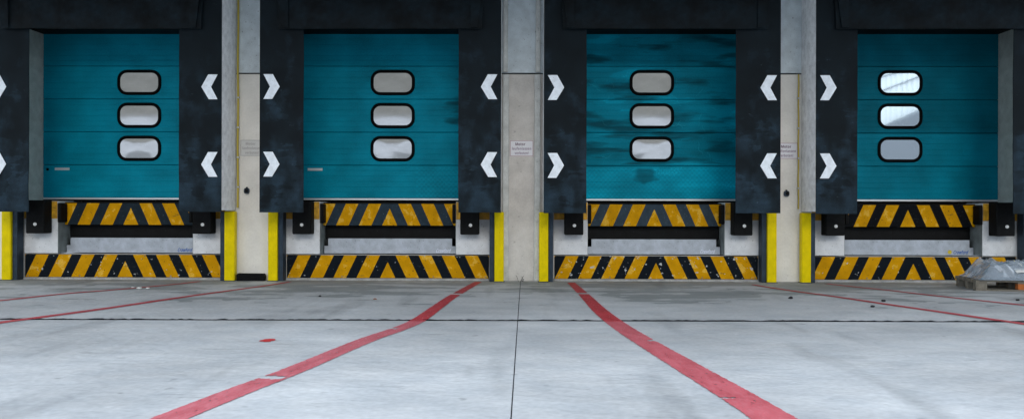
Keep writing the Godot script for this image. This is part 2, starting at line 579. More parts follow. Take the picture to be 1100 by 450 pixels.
func make_materials() -> void:
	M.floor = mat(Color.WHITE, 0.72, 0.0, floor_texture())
	M.floor.normal_enabled = true
	M.floor.normal_scale = 0.2
	M.floor.normal_texture = normal_tex(1024, 512, nz_bytes(1024, 512, 0.12, 90, 4), 3.0)
	M.ground = mat(Color.WHITE, 0.85, 0.0, mottle(20, Color(0.60, 0.61, 0.62), 0.12, 0.08), 0.25)
	M.joint = mat(Color.WHITE, 0.7, 0.0, mottle(21, Color(0.10, 0.10, 0.115), 0.3, 0.4, 0, 0.15), 1.6)
	M.joint.metallic_specular = 0.15
	M.pier = mat(Color.WHITE, 0.8, 0.0, mottle(22, Color(0.855, 0.845, 0.82), 0.04, 0.02, 0.05, 0.0), 0.5)
	bump(M.pier, 122, 0.05, 2.0, 0.2)
	M.pier_grey = mat(Color.WHITE, 0.8, 0.0, mottle(24, Color(0.775, 0.76, 0.74), 0.06, 0.03, 0.12, 0.02), 0.6)
	bump(M.pier_grey, 124, 0.05, 2.0, 0.25)
	M.cap = mat(Color.WHITE, 0.6, 0.0, mottle(26, Color(0.76, 0.80, 0.82), 0.07, 0.03, 0.3, 0.0), 0.9)
	M.strip = mat(Color.WHITE, 0.5, 0.0, mottle(28, Color(0.74, 0.75, 0.74), 0.09, 0.05, 0.25, 0.0), 1.1)
	M.white = mat(Color.WHITE, 0.75, 0.0, mottle(30, Color(0.80, 0.81, 0.82), 0.06, 0.03, 0.3, 0.0), 1.0)
	M.cover = mat(Color.WHITE, 0.65, 0.0, mottle(32, Color(0.87, 0.875, 0.88), 0.09, 0.04, 0.3, 0.0), 1.2)
	M.rubber = mat(Color(0.80, 0.86, 0.90), 0.6, 0.0, rubber_texture(34), 0.42)
	bump(M.rubber, 134, 0.02, 3.0, 0.6)
	M.header = mat(Color(0.42, 0.52, 0.52), 0.6, 0.0, rubber_texture(36), 0.55)
	bump(M.header, 136, 0.02, 3.0, 0.6)
	M.black = mat(Color.WHITE, 0.6, 0.0, mottle(38, Color(0.055, 0.06, 0.064), 0.3, 0.2, 0, 0.10), 1.5)
	M.bumper = mat(Color.WHITE, 0.7, 0.0, mottle(39, Color(0.045, 0.05, 0.054), 0.3, 0.2, 0, 0.04), 2.0)
	M.chevron = mat(Color.WHITE, 0.5, 0.0, mottle(41, Color(0.86, 0.89, 0.92), 0.05, 0.03, 0.25, 0.0), 2.0)
	M.yellow = mat(Color.WHITE, 0.45, 0.0, mottle(43, Color(0.84, 0.75, 0.0), 0.05, 0.03, 0.2, 0.0), 1.3)
	M.yellow_dirty = mat(Color.WHITE, 0.6, 0.0, mottle(44, Color(0.74, 0.55, 0.08), 0.2, 0.1, 0.6, 0.0), 2.0)
	M.navy = mat(Color.WHITE, 0.5, 0.2, mottle(45, Color(0.19, 0.235, 0.28), 0.15, 0.08, 0.0, 0.06), 1.2)
	M.frame_steel = mat(Color.WHITE, 0.5, 0.0, mottle(46, Color(0.67, 0.70, 0.68), 0.08, 0.05, 0.3, 0.0), 1.0)
	M.side_steel = mat(Color.WHITE, 0.6, 0.1, mottle(47, Color(0.44, 0.47, 0.47), 0.15, 0.06, 0.3, 0.0), 1.0)
	M.lip = mat(Color.WHITE, 0.45, 0.1, mottle(48, Color(0.65, 0.68, 0.72), 0.10, 0.04, 0.3, 0.0), 1.0)
	M.alu = mat(Color(0.86, 0.88, 0.89), 0.35, 0.4)
	M.gasket = mat(Color(0.03, 0.033, 0.036), 0.6)
	M.gasket.metallic_specular = 0.15
	M.bolt = mat(Color(0.86, 0.86, 0.85), 0.4)
	M.sign = mat(Color(0.86, 0.86, 0.88), 0.4)
	M.sign_faded = mat(Color(0.78, 0.78, 0.77), 0.5)
	M.print_dark = mat(Color(0.34, 0.18, 0.30), 0.6)
	M.print_violet = mat(Color(0.55, 0.47, 0.56), 0.6)
	M.print_faded = mat(Color(0.64, 0.63, 0.63), 0.6)
	M.print_rim = mat(Color(0.66, 0.50, 0.52), 0.6)
	M.logo_blue = mat(Color(0.10, 0.32, 0.62), 0.5)
	M.logo_pale = mat(Color(0.82, 0.85, 0.92), 0.5)
	M.logo_yellow = mat(Color(0.74, 0.66, 0.12), 0.5)
	M.pipe = mat(Color(0.72, 0.64, 0.22), 0.5)
	M.plinth = mat(Color.WHITE, 0.85, 0.0, mottle(49, Color(0.60, 0.60, 0.59), 0.14, 0.08, 0.3, 0.0), 1.2)
	M.canopy = mat(Color.WHITE, 0.7, 0.0, mottle(55, Color(0.52, 0.53, 0.53), 0.05, 0.03), 0.6)
	M.roof = mat(Color(0.42, 0.43, 0.44), 0.85)
	M.dark_room = mat(Color(0.22, 0.22, 0.22), 0.9)
	M.wood = mat(Color.WHITE, 0.85, 0.0, mottle(56, Color(0.42, 0.40, 0.36), 0.2, 0.12, 0.3, 0.0), 2.0)
	M.wood_orange = mat(Color.WHITE, 0.8, 0.0, mottle(57, Color(0.66, 0.36, 0.14), 0.15, 0.1, 0.2, 0.0), 2.0)
	M.film = mat(Color(0.72, 0.77, 0.82, 0.26), 0.07)
	M.film.transparency = BaseMaterial3D.TRANSPARENCY_ALPHA
	M.paper = mat(Color(0.86, 0.86, 0.85), 0.8)
	M.stone = mat(Color(0.10, 0.10, 0.11), 0.8)
	M.red_bit = mat(Color(0.74, 0.16, 0.18), 0.6)
	M.facade_pale = mat(Color.WHITE, 0.7, 0.0, mottle(58, Color(0.82, 0.83, 0.85), 0.05, 0.02), 0.1)
	M.facade_beige = mat(Color.WHITE, 0.7, 0.0, mottle(59, Color(0.46, 0.45, 0.41), 0.05, 0.02), 0.1)
	M.cladding = mat(Color(0.93, 0.95, 0.95), 0.5)
	M.shed = mat(Color(0.42, 0.45, 0.48), 0.7)
	M.yellow.metallic_specular = 0.2
	for k in ["rubber", "header", "black", "bumper", "navy"]:
		M[k].metallic_specular = 0.25
	M.doors = []
	for i in 4:
		var m := mat(Color.WHITE, 0.55, 0.0, door_texture(i))
		m.metallic_specular = 0.18
		M.doors.append(m)

# ------------------------------------------------------------------ builders
func build_ground() -> void:
	var g := structure("ground")
	part("sheet", box(v3(-160, -0.30, -60), v3(160, -0.10, 160), 0.0), M.ground, g)
	# poured slabs: two columns that meet near x = 0, a wide cross joint at z = 4.3
	var yard := structure("yard_paving")
	var xs := [[-18.0, -9.02], [-9.0, -0.003], [0.003, 9.0], [9.02, 18.0]]
	var zs := [[-0.30, 4.258], [4.362, 13.0], [13.02, 22.0]]
	for r in 3:
		for c in 4:
			var st := begin()
			var cor := []
			for k in [[0, 0], [1, 0], [1, 1], [0, 1]]:
				var z: float = zs[r][k[1]]
				var x: float = xs[c][k[0]]
				if (c == 1 and k[0] == 1) or (c == 2 and k[0] == 0):
					x += -0.01 - 0.005 * z
				if absf(z - 4.31) < 0.2:
					z += -0.0105 * x
				cor.append(v3(x, 0, z))
			var bev := [v3(0.003, 0, 0.006), v3(-0.003, 0, 0.006), v3(-0.003, 0, -0.006), v3(0.003, 0, -0.006)]
			var top := []
			for k in 4:
				top.append(cor[k] + bev[k])
			var uvq := func(p: Vector3) -> void:
				st.set_uv(Vector2((p.x + 9.0) / 18.0, (p.z + 0.3) / 9.0))
				st.add_vertex(p)
			for k in [0, 1, 2, 0, 2, 3]:
				uvq.call(top[k])
			for k in 4:
				var n := (k + 1) % 4
				var lo := v3(0, -0.005, 0)
				for p in [top[k], cor[k] + lo, cor[n] + lo, top[k], cor[n] + lo, top[n]]:
					uvq.call(p)
				for p in [cor[k] + lo, cor[k] + v3(0, -0.11, 0), cor[n] + v3(0, -0.11, 0), cor[k] + lo, cor[n] + v3(0, -0.11, 0), cor[n] + lo]:
					uvq.call(p)
			st.generate_normals()
			st.generate_tangents()
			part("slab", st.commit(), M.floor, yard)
	# crumbly bitumen filling of the cross joint and a thin one in the long joint
	var rng := RandomNumberGenerator.new()
	rng.seed = 5
	var st := begin(true)
	var n := 420
	var prev := []
	for i in n + 1:
		var x := -9.0 + 18.0 * i / n
		var z := 4.31 - 0.0105 * x
		var row := []
		for k in 5:
			var e := -0.056 + 0.028 * k
			row.append(v3(x, -0.004 + (0.010 if k in [1, 2, 3] else 0.0) * rng.randf_range(0.2, 1.0), z + e + rng.randf_range(-0.005, 0.005)))
		if i > 0:
			for k in 4:
				quad(st, prev[k], row[k], row[k + 1], prev[k + 1])
		prev = row
	part("joint_filling", done(st), M.joint, yard)
	part("long_joint_filling", box(v3(-0.1, -0.10, -0.3), v3(0.06, -0.010, 13.0), 0.0), M.joint, yard)

func red_line(label: String, pts: Array, widths: Array, sd: int, worn: float, gaps := [], bare := []) -> void:
	var m := mat(Color.WHITE, 0.6, 0.0, red_texture(sd, worn, bare))
	m.transparency = BaseMaterial3D.TRANSPARENCY_ALPHA_SCISSOR
	m.alpha_scissor_threshold = 0.5
	m.cull_mode = BaseMaterial3D.CULL_DISABLED
	var c := Curve3D.new()
	for i in pts.size():
		var t: Vector2 = (pts[min(i + 1, pts.size() - 1)] - pts[max(i - 1, 0)]) / 6.0
		c.add_point(v3(pts[i].x, 0.004, pts[i].y), v3(-t.x, 0, -t.y), v3(t.x, 0, t.y))
	var L := c.get_baked_length()
	var st := begin(true)
	var n := 60
	var prev := []
	for i in n + 1:
		var f := float(i) / n
		var p := c.sample_baked(f * L, true)
		var q := c.sample_baked(minf(f * L + 0.05, L), true)
		var q0 := c.sample_baked(maxf(f * L - 0.05, 0), true)
		var d := (q - q0).normalized()
		var s := v3(-d.z, 0, d.x)
		var wv := lerpf(widths[0], widths[1], f) * 0.5
		var row := [p - s * wv, p + s * wv, Vector2(0, f), Vector2(1, f)]
		var hole := false
		for gp in gaps:
			if f > gp[0] and f < gp[1]:
				hole = true
		if i > 0 and not hole:
			for k in [[prev, 0], [row, 0], [row, 1], [prev, 0], [row, 1], [prev, 1]]:
				st.set_uv(k[0][2 + k[1]])
				st.add_vertex(k[0][k[1]])
		prev = row
	var o := part("red_lane_line", done(st), m, self)
	remove_child(o)
	o.name = numbered("red_lane_line")
	add_child(o)
	o.set_meta("kind", "structure")
	o.set_meta("label", label)

func build_lines() -> void:
	var V := func(a): return a.map(func(p): return Vector2(p[0], p[1]))
	red_line("broad worn red line running left of the centre floor joint", V.call([[-0.64, 0.02], [-0.85, 2.12], [-0.93, 3.3], [-1.0, 4.34], [-1.1, 4.92], [-1.26, 5.52], [-1.38, 6.12], [-1.48, 6.67], [-1.57, 7.11], [-1.67, 7.52], [-1.75, 7.9], [-1.88, 8.5], [-2.1, 9.3]]), [0.115, 0.21], 200, 0.75, [[0.195, 0.212]], [[0.765, 0.007, 0.15, 1.0], [0.525, 0.007, 0.6, 1.0]])
	red_line("broad worn red line running right of the centre floor joint", V.call([[0.74, 0.1], [0.8, 1.76], [0.84, 3.3], [0.89, 4.28], [0.96, 5.1], [1.06, 5.98], [1.16, 6.8], [1.23, 7.36], [1.28, 7.79], [1.32, 8.2], [1.42, 9.2]]), [0.115, 0.27], 210, 0.65, [[0.172, 0.184]], [[0.60, 0.005, 0.0, 0.3], [0.83, 0.003, 0.6, 1.0]])
	red_line("thin red line running left from the black rubber block", V.call([[-3.43, 0.14], [-3.63, 0.85], [-4.03, 1.99], [-4.21, 2.54], [-4.5, 3.5], [-4.8, 4.31], [-4.95, 4.7], [-5.4, 6.2]]), [0.08, 0.15], 220, 0.3)
	red_line("thinnest red line crossing the floor before the leftmost dock", V.call([[-4.78, 0.11], [-5.0, 0.7], [-5.4, 1.41], [-5.8, 1.99], [-6.1, 2.76], [-6.7, 4.1]]), [0.08, 0.13], 230, 0.4)
	red_line("thin red line running right, past two small black stones", V.call([[3.36, 0.33], [3.62, 1.2], [3.93, 1.95], [4.2, 2.75], [4.47, 3.5], [4.68, 4.1], [4.85, 4.55], [5.3, 6.0]]), [0.07, 0.15], 240, 0.35)
	red_line("thin red line passing in front of the wooden pallet", V.call([[4.5, 0.14], [4.74, 0.66], [4.97, 1.11], [5.28, 1.86], [5.76, 2.84], [6.4, 4.1]]), [0.07, 0.12], 250, 0.4)
	var st := begin()
	var rng := RandomNumberGenerator.new()
	rng.seed = 9
	var ringp := []
	for k in 16:
		var a := TAU * k / 16
		var r := rng.randf_range(0.7, 1.1)
		ringp.append(v3(-2.09 + cos(a) * 0.062 * r, 0.004, 5.64 + sin(a) * 0.085 * r))
	for k in 16:
		tri(st, v3(-2.09, 0.004, 5.64), ringp[k], ringp[(k + 1) % 16])
	var o := part("paint_splash", done(st), M.red_bit, self)
	o.set_meta("kind", "structure")
	o.set_meta("label", "small red paint splash alone on the left floor slab")

func build_warehouse() -> void:
	var w := thing("warehouse", "grey concrete warehouse wall with four recessed loading docks", "building")
	# piers between the openings
	var edges := [[-12.0, BAY[0] - 1.56], [BAY[0] + 1.56, BAY[1] - 1.56], [BAY[1] + 1.56, BAY[2] - 1.56], [BAY[2] + 1.56, BAY[3] - 1.56], [BAY[3] + 1.56, 12.0]]
	for i in 5:
		var a: float = edges[i][0]
		var b: float = edges[i][1]
		var centre: bool = i == 2
		var p := part("pier", box(v3(a + 0.002, 0.0, -0.78), v3(b - 0.002, 3.125, -0.15), 0.006), M.pier_grey if centre else M.pier, w)
		part("pier_cap", box(v3(a + 0.002, 3.145, -0.78), v3(b - 0.002, 5.55, -0.14), 0.006), M.cap, p)
		part("pier_gap", box(v3(a + 0.01, 3.12, -0.76), v3(b - 0.01, 3.15, -0.19), 0.0), M.black, p)
		if centre:
			for s in [-1.0, 1.0]:
				part("cover_strip", box(v3(0.002 + s * 0.238 - 0.046, 0.0, -0.145), v3(0.002 + s * 0.238 + 0.046, 3.12, -0.105), 0.008), M.strip, p)
				part("cover_strip", box(v3(0.002 + s * 0.245 - 0.036, 3.15, -0.135), v3(0.002 + s * 0.245 + 0.036, 5.5, -0.10), 0.008), M.strip, p)
	for i in 4:
		var c: float = BAY[i]
		part("lintel", box(v3(c - 1.558, 3.87, -0.685), v3(c + 1.558, 5.55, -0.152), 0.0), M.cap, w)
		part("lintel_shade_strip", box(v3(c - 1.53, 3.80, -0.150), v3(c + 1.53, 4.2, -0.140), 0.002), M.black, w)  # added black strip, paints the lintel edge above the door as shaded
		part("soffit_shade_plate", box(v3(c - 1.53, 3.840, -0.680), v3(c + 1.53, 3.868, -0.17), 0.004), M.black, w)  # added black plate, stands in for the shade under the lintel
		for s in [-1.0, 1.0]:
			var x0: float = c + s * 1.556
			var x1: float = c + s * 1.535
			part("jamb", box(v3(min(x0, x1), 1.205, -0.70), v3(max(x0, x1), 3.868, -0.16), 0.003), M.frame_steel, w)
			# painted concrete below the dock edge, each side of the leveller pit
			var xa: float = c + s * 1.04
			var xb: float = c + s * 1.556
			part("side_wall", box(v3(min(xa, xb), 0.395, -0.95), v3(max(xa, xb), 1.195, -0.23), 0.004), M.white, w)
			part("pit_side", box(v3(min(xa, xa - s * 0.004), 0.40, -0.94), v3(max(xa, xa - s * 0.004), 1.17, -0.236), 0.0), M.side_steel, w)
			part("edge_plate", box(v3(min(xa, xb) + 0.004, 0.928, -0.228), v3(max(xa, xb) - 0.004, 1.19, -0.218), 0.002), M.yellow_dirty, w)
		part("pit_back", box(v3(c - 1.035, 0.0, -1.0), v3(c + 1.035, 1.15, -0.95), 0.0), M.black, w)
		part("pit_floor", box(v3(c - 1.035, 0.30, -0.949), v3(c + 1.035, 0.37, -0.26), 0.0), M.side_steel, w)
		part("plinth", box(v3(c - 1.555, -0.05, -0.60), v3(c + 1.555, 0.032, -0.19), 0.012), M.plinth, w)
		part("base_wall", box(v3(c - 1.555, 0.034, -0.60), v3(c + 1.555, 0.38, -0.246), 0.0), M.pier, w)
	part("upper_wall", box(v3(-12, 5.56, -0.6), v3(12, 8.2, -0.14), 0.0), M.cap, w)
	part("roof", box(v3(-12.2, 8.2, -14), v3(12.2, 8.4, 0.0), 0.0), M.roof, w)
	part("rear_wall", box(v3(-12, 0, -13.9), v3(12, 8.19, -13.6), 0.0), M.dark_room, w)
	for s in [-1.0, 1.0]:
		part("end_wall", box(v3(min(s * 11.99, s * 11.7), 0, -13.59), v3(max(s * 11.99, s * 11.7), 8.19, -0.79), 0.0), M.dark_room, w)
	part("inner_floor", box(v3(-11.69, 0.9, -13.59), v3(11.69, 1.14, -1.02), 0.0), M.dark_room, w)
	# roof over the docks: it keeps the upper wall and the floor by the wall in shade
	var cn := thing("loading_canopy", "flat grey canopy jutting out over the loading docks", "canopy", v3(0, 5.62, 0))
	part("deck", box(v3(-13, 0, -0.12), v3(13, 0.12, 6.6), 0.0), M.canopy, cn)
	part("fascia", box(v3(-13, -0.18, 6.6), v3(13, 0.20, 6.66), 0.01), M.canopy, cn)
	for i in 9:
		var x := -12.0 + 3.0 * i
		part("beam", box(v3(x - 0.06, -0.2, -0.1), v3(x + 0.06, -0.002, 6.58), 0.004), M.frame_steel, cn)

func build_shelter(i: int) -> void:
	var c: float = BAY[i]
	# outer and inner edges of the two side curtains, relative to the bay
	var ol: float = [-7.735, -3.772, 0.32, 4.21][i]
	var il: float = [-7.126, -3.142, 0.933, 4.805][i]
	var ir: float = [-4.942, -0.907, 3.071, 7.02][i]
	var orr: float = [-4.323, -0.293, 3.707, 7.645][i]
	var t := thing("dock_shelter", ["dark rubber dock shelter of the leftmost bay, cut by the picture edge", "dark rubber dock shelter of the second bay from the left", "dark rubber dock shelter of the third bay from the left", "dark rubber dock shelter of the rightmost bay, cut by the picture edge"][i], "dock shelter", v3(c, 0, 0), "dock shelters around the four doors")
	var nz := FastNoiseLite.new()
	nz.seed = 300 + i
	nz.frequency = 0.55
	for s in [-1, 1]:
		var xo: float = (ol if s < 0 else orr) - c
		var xi: float = (il if s < 0 else ir) - c
		var yb := 1.032 + (0.006 if s > 0 else 0.0)
		var f := func(u: float, v: float) -> Vector3:
			var x := lerpf(min(xo, xi), max(xo, xi), u)
			var inner := absf(x - xo) / absf(xi - xo)
			var y := lerpf(yb, 4.62, v)
			var z := 0.5 + 0.022 * nz.get_noise_2d(x * 3.0 + s * 9.0, y) * inner - 0.012 * inner + 0.010 * nz.get_noise_2d(x * 8.0, y * 3.0 + 7.0) * inner
			return v3(x + 0.006 * nz.get_noise_2d(y * 1.5, s * 40.0) * inner, y, z)
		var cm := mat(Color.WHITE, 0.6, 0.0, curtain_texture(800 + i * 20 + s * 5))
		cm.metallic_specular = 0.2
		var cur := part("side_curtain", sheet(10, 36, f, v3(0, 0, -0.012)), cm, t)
		# white arrow marks that point to the door
		for yc in [2.84, 1.725]:
			var w := 0.235
			var dy: float = yc + [-0.005, 0.0, -0.01, -0.01][i] * 1.0
			var x0: float = xo - s * 0.056                       # outer end of the mark
			var q := PackedVector2Array()
			for p in [[0.0, 0.178], [0.58, 0.178], [1.0, 0.0], [0.54, -0.178], [0.0, -0.178], [0.40, 0.0]]:
				q.append(Vector2(x0 - s * w * p[0], dy + p[1]))
			part("chevron", plate(q, 0.004), M.chevron, cur, v3(0, 0, 0.507))
		# grey fabric side of the shelter, creased where it is stapled
		var g := func(u: float, v: float) -> Vector3:
			var y := lerpf(1.062, 4.64, v)
			var z := lerpf(-0.138, 0.486, u)
			var crease := 0.016 * pow(absf(sin(y * 24.0 + 0.4 * sin(y * 3.0))), 6.0) * clampf((u - 0.45) * 3.0, 0.0, 1.0)
			return v3(xo - s * (0.004 + crease) + 0.01 * nz.get_noise_2d(z * 2.0, y * 1.3 + s * 20.0), y, z)
		part("side_cover", sheet(10, 120, g, v3(-s * 0.008, 0, 0)), M.cover, t)
		part("lining", box(v3(min(xo - s * 0.03, xo - s * 0.04), 1.08, -0.13), v3(max(xo - s * 0.03, xo - s * 0.04), 4.6, 0.47), 0.0), M.black, t)
		part("corner_profile", box(v3(min(xo, xo - s * 0.018), 1.07, 0.487), v3(max(xo, xo - s * 0.018), 4.6, 0.4885), 0.0), M.alu, t)
	# header curtain in front of the side curtains; its lower edge bellies forward
	var hw := 1.46
	var hd := func(u: float, v: float) -> Vector3:
		var flare := 1.0 + 0.035 * v
		var x := lerpf(-hw, hw, u) * flare
		var fold := 0.018 * sin(v * 5.0 + 1.0) + 0.02 * nz.get_noise_2d(x * 2.2, v * 2.0 + 50.0)
		fold -= 0.02 * smoothstep(0.90, 1.0, absf(u - 0.5) * 2.0)
		return v3(x, 3.66 + 0.98 * v + 0.006 * nz.get_noise_2d(x * 1.5, 3.0), 0.555 + fold)
	var h := part("header_curtain", sheet(48, 14, hd, v3(0, 0, -0.015)), M.header, t)
	for s in [-1.0, 1.0]:
		# stiffening flap sewn on each end of the header
		var fl := func(u: float, v: float) -> Vector3:
			var x: float = s * (1.30 + 0.10 * u + 0.10 * v * u + 0.02 * v)
			return v3(x, 3.675 + 0.95 * v, 0.592 + 0.012 * sin(v * 6.0 + i) + 0.008 * u)
		part("flap", sheet(4, 12, fl, v3(0, 0, -0.008)), M.header, h)
	var xl := ol - c
	var xr := orr - c
	part("top_cover", box(v3(xl, 4.645, -0.138), v3(xr, 4.665, 0.52), 0.003), M.cover, t)
	part("top_lining", box(v3(xl + 0.05, 4.61, -0.13), v3(xr - 0.05, 4.625, 0.47), 0.0), M.black, t)
	part("front_top", box(v3(xl + 0.01, 4.60, 0.515), v3(xr - 0.01, 4.70, 0.535), 0.003), M.black, t)

func build_door(i: int) -> void:
	var c: float = BAY[i]
	var t := thing("sectional_door", ["teal sectional door of the leftmost bay, small white plate low left", "teal sectional door of the second bay, dark oily smears at right", "streaked teal sectional door of the third bay with pale wiped bottom section", "darkest teal sectional door, in the rightmost bay, with ribbed reflections in its windows"][i], "door", v3(c, DOOR_BOTTOM, -0.69), "teal sectional dock doors")
	var hw := 1.53
	var n := 6
	for k in n:
		# cross-section of one section: flat face with shallow pressed grooves
		var y0 := 0.028 + PANEL_H * k
		var y1 := y0 + PANEL_H
		var pr := [[y0 + 0.001, -0.040], [y0 + 0.001, -0.012], [y0 + 0.006, -0.003], [y0 + 0.012, 0.0]]
		for r in 5:
			var yg := y0 + PANEL_H * (r + 1) / 6.0
			pr.append_array([[yg - 0.008, 0.0], [yg - 0.003, -0.0035], [yg + 0.003, -0.0035], [yg + 0.008, 0.0]])
		pr.append_array([[y1 - 0.012, 0.0], [y1 - 0.006, -0.003], [y1 - 0.003, -0.012], [y1 - 0.003, -0.040]])
		var st := begin()
		for j in pr.size() - 1:
			var q := [v3(-hw, pr[j][0], pr[j][1]), v3(-hw, pr[j + 1][0], pr[j + 1][1]), v3(hw, pr[j + 1][0], pr[j + 1][1]), v3(hw, pr[j][0], pr[j][1])]
			for e in [0, 1, 2, 0, 2, 3]:
				st.set_uv(Vector2(0.0 if q[e].x < 0 else 1.0, 1.0 - q[e].y / (PANEL_H * n + 0.03)))
				st.add_vertex(q[e])
		# back and ends of the section
		st.set_uv(Vector2(0.5, 0.5))
		quad(st, v3(-hw, y0 + 0.001, -0.04), v3(hw, y0 + 0.001, -0.04), v3(hw, y1 - 0.003, -0.04), v3(-hw, y1 - 0.003, -0.04))
		var p := part("door_section", done(st), M.doors[i], t)
		if k >= 1 and k <= 3:
			var wy := (y0 + y1) * 0.5
			var row := 3 - k              # 0 top .. 2 bottom
			part("window_gasket", ring(0.70, 0.40, 0.155, 0.048, 0.018), M.gasket, p, v3(0.0, wy, 0.0))
			var sag: float = [0.0004, 0.0020, 0.0035][row] if i < 3 else 0.0003
			part("window_pane", bulged_pane(0.625, 0.325, 0.12, sag, 400 + i * 10 + row), glass(i, row), p, v3(0.0, wy, 0.006))
	part("bottom_profile", box(v3(-hw, 0.0, -0.035), v3(hw, 0.028, 0.006), 0.002), M.alu, t)
	part("bottom_seal", box(v3(-hw, -0.034, -0.035), v3(hw, -0.001, 0.002), 0.004), M.gasket, t)
	if i < 2:
		var pl := part("name_plate", box(v3(-1.345, 0.462, 0.001), v3(-1.11, 0.502, 0.005), 0.001), M.alu, t)
		part("lock", disc(0.022, 0.01), M.gasket, t, v3(-1.46, 0.475, 0.0))

func glass(i: int, row: int) -> StandardMaterial3D:
	var key := "glass%d" % [0 if i < 3 else 1]
	if not M.has(key):
		var m: StandardMaterial3D
		if i < 3:
			m = mat(Color.WHITE, 0.06, 0.55, pane_texture(500, Color(0.80, 0.80, 0.80)))
		else:
			m = mat(Color(0.92, 0.94, 0.95), 0.03, 0.85)
		M[key] = m
	return M[key]

func build_pit(i: int) -> void:
	var c: float = BAY[i]
	var dark: Color = [Color(0.12, 0.16, 0.19), Color(0.16, 0.21, 0.25), Color(0.20, 0.25, 0.29), Color(0.05, 0.06, 0.075)][i]
	var t := thing("dock_leveller", ["dock leveller with striped front and grey lip under the leftmost door", "dock leveller with striped front and grey lip under the second door", "dock leveller with scuffed striped front and grey lip under the third door", "dock leveller with blackest stripes and blue print on its lip, rightmost door"][i], "dock leveller", v3(c, 0, 0), "dock levellers under the doors")
	part("deck", box(v3(-1.03, 1.168, -0.98), v3(1.03, 1.184, -0.415), 0.002), M.black, t)
	var hm := mat(Color.WHITE, 0.55, 0.0, hazard_texture(2.06, 0.335, 0.45, 600 + i * 10, 0.0, 0.5, dark))
	hm.metallic_specular = 0.15
	part("striped_front", stripe_mesh(2.06, 0.335), hm, t, v3(0, 0.998, -0.41))
	part("cross_beam", box(v3(-1.03, 0.62, -0.62), v3(1.03, 0.84, -0.56), 0.008), M.black, t)
	# loose lip plate with notched upper corners
	var q := PackedVector2Array([Vector2(-1.022, 0.397), Vector2(1.022, 0.397), Vector2(1.022, 0.512), Vector2(0.962, 0.512), Vector2(0.962, 0.628), Vector2(-0.962, 0.628), Vector2(-0.962, 0.512), Vector2(-1.022, 0.512)])
	var lip := part("lip_plate", plate(q, 0.03), M.lip, t, v3(0, 0, -0.45))
	var blue: bool = i == 0 or i == 3
	lettering("Crawford", 0.22, 0.062, M.logo_blue if blue else M.logo_pale, lip, v3(0.83, 0.443, 0.0006), true)
	if i == 3:
		part("logo_mark", disc(0.032, 0.0016), M.logo_yellow, lip, v3(0.66, 0.445, 0.0))
	for s in [-1.0, 1.0]:
		part("side_pad", box(v3(min(s * 1.034, s * 0.985), 0.87, -0.405), v3(max(s * 1.034, s * 0.985), 1.16, -0.205), 0.01), M.bumper, t)
	# striped panel on the foot of the wall
	var b := thing("striped_base_panel", ["black and yellow striped panel at floor level under the leftmost dock", "black and yellow striped panel at floor level under the second dock", "white-chipped black and yellow striped panel at floor level, third dock", "black and yellow striped panel at floor level partly behind the pallet"][i], "hazard panel", v3(c, 0.207, -0.23), "striped panels at floor level")
	var hm2 := mat(Color.WHITE, 0.55, 0.0, hazard_texture(3.09, 0.345, 0.48, 700 + i * 10, [0.08, 0.03, 0.15, 0.05][i], 0.15, Color(0.07, 0.095, 0.12)))
	hm2.metallic_specular = 0.15
	part("panel", stripe_mesh(3.09, 0.345), hm2, b)
	for s in [-1.0, 1.0]:
		for k in 4:
			part("screw", disc(0.010, 0.004, 8), M.side_steel, b, v3(s * (0.3 + 0.4 * k), 0.15 * (1 if k % 2 == 0 else -1), 0.0))
	# bumpers
	for s in [-1, 1]:
		var bt := thing("dock_bumper", "black rubber bumper with a white bolt, %s of the %s dock" % ["left" if s < 0 else "right", ["leftmost", "second", "third", "rightmost"][i]], "bumper", v3(c + s * 1.26, 0.705, -0.225), "rubber dock bumpers")
		part("block", box(v3(-0.14, 0.0, 0.008), v3(0.14, 0.50, 0.225), 0.012), M.bumper, bt)
		part("bolt", disc(0.026, 0.012), M.bolt, bt, v3(s * 0.006 + 0.01, 0.14, 0.2245))

# front face with its own texture, thin sides
func stripe_mesh(w: float, h: float) -> ArrayMesh:
	var st := begin()
	var x := w / 2
	var y := h / 2
	var b := 0.004
	var f := [v3(-x + b, -y + b, 0), v3(-x + b, y - b, 0), v3(x - b, y - b, 0), v3(x - b, -y + b, 0)]
	var r := [v3(-x, -y, -b), v3(-x, y, -b), v3(x, y, -b), v3(x, -y, -b)]
	var put := func(p: Vector3) -> void:
		st.set_uv(Vector2(clampf(p.x / w + 0.5, 0.001, 0.999), clampf(0.5 - p.y / h, 0.004, 0.996)))
		st.add_vertex(p)
	for k in [0, 1, 2, 0, 2, 3]:
		put.call(f[k])
	for k in 4:
		var n := (k + 1) % 4
		for p in [f[k], r[k], r[n], f[k], r[n], f[n]]:
			put.call(p)
		for p in [r[k], r[k] + v3(0, 0, -0.01), r[n] + v3(0, 0, -0.01), r[k], r[n] + v3(0, 0, -0.01), r[n]]:
			put.call(p)
	return done(st)

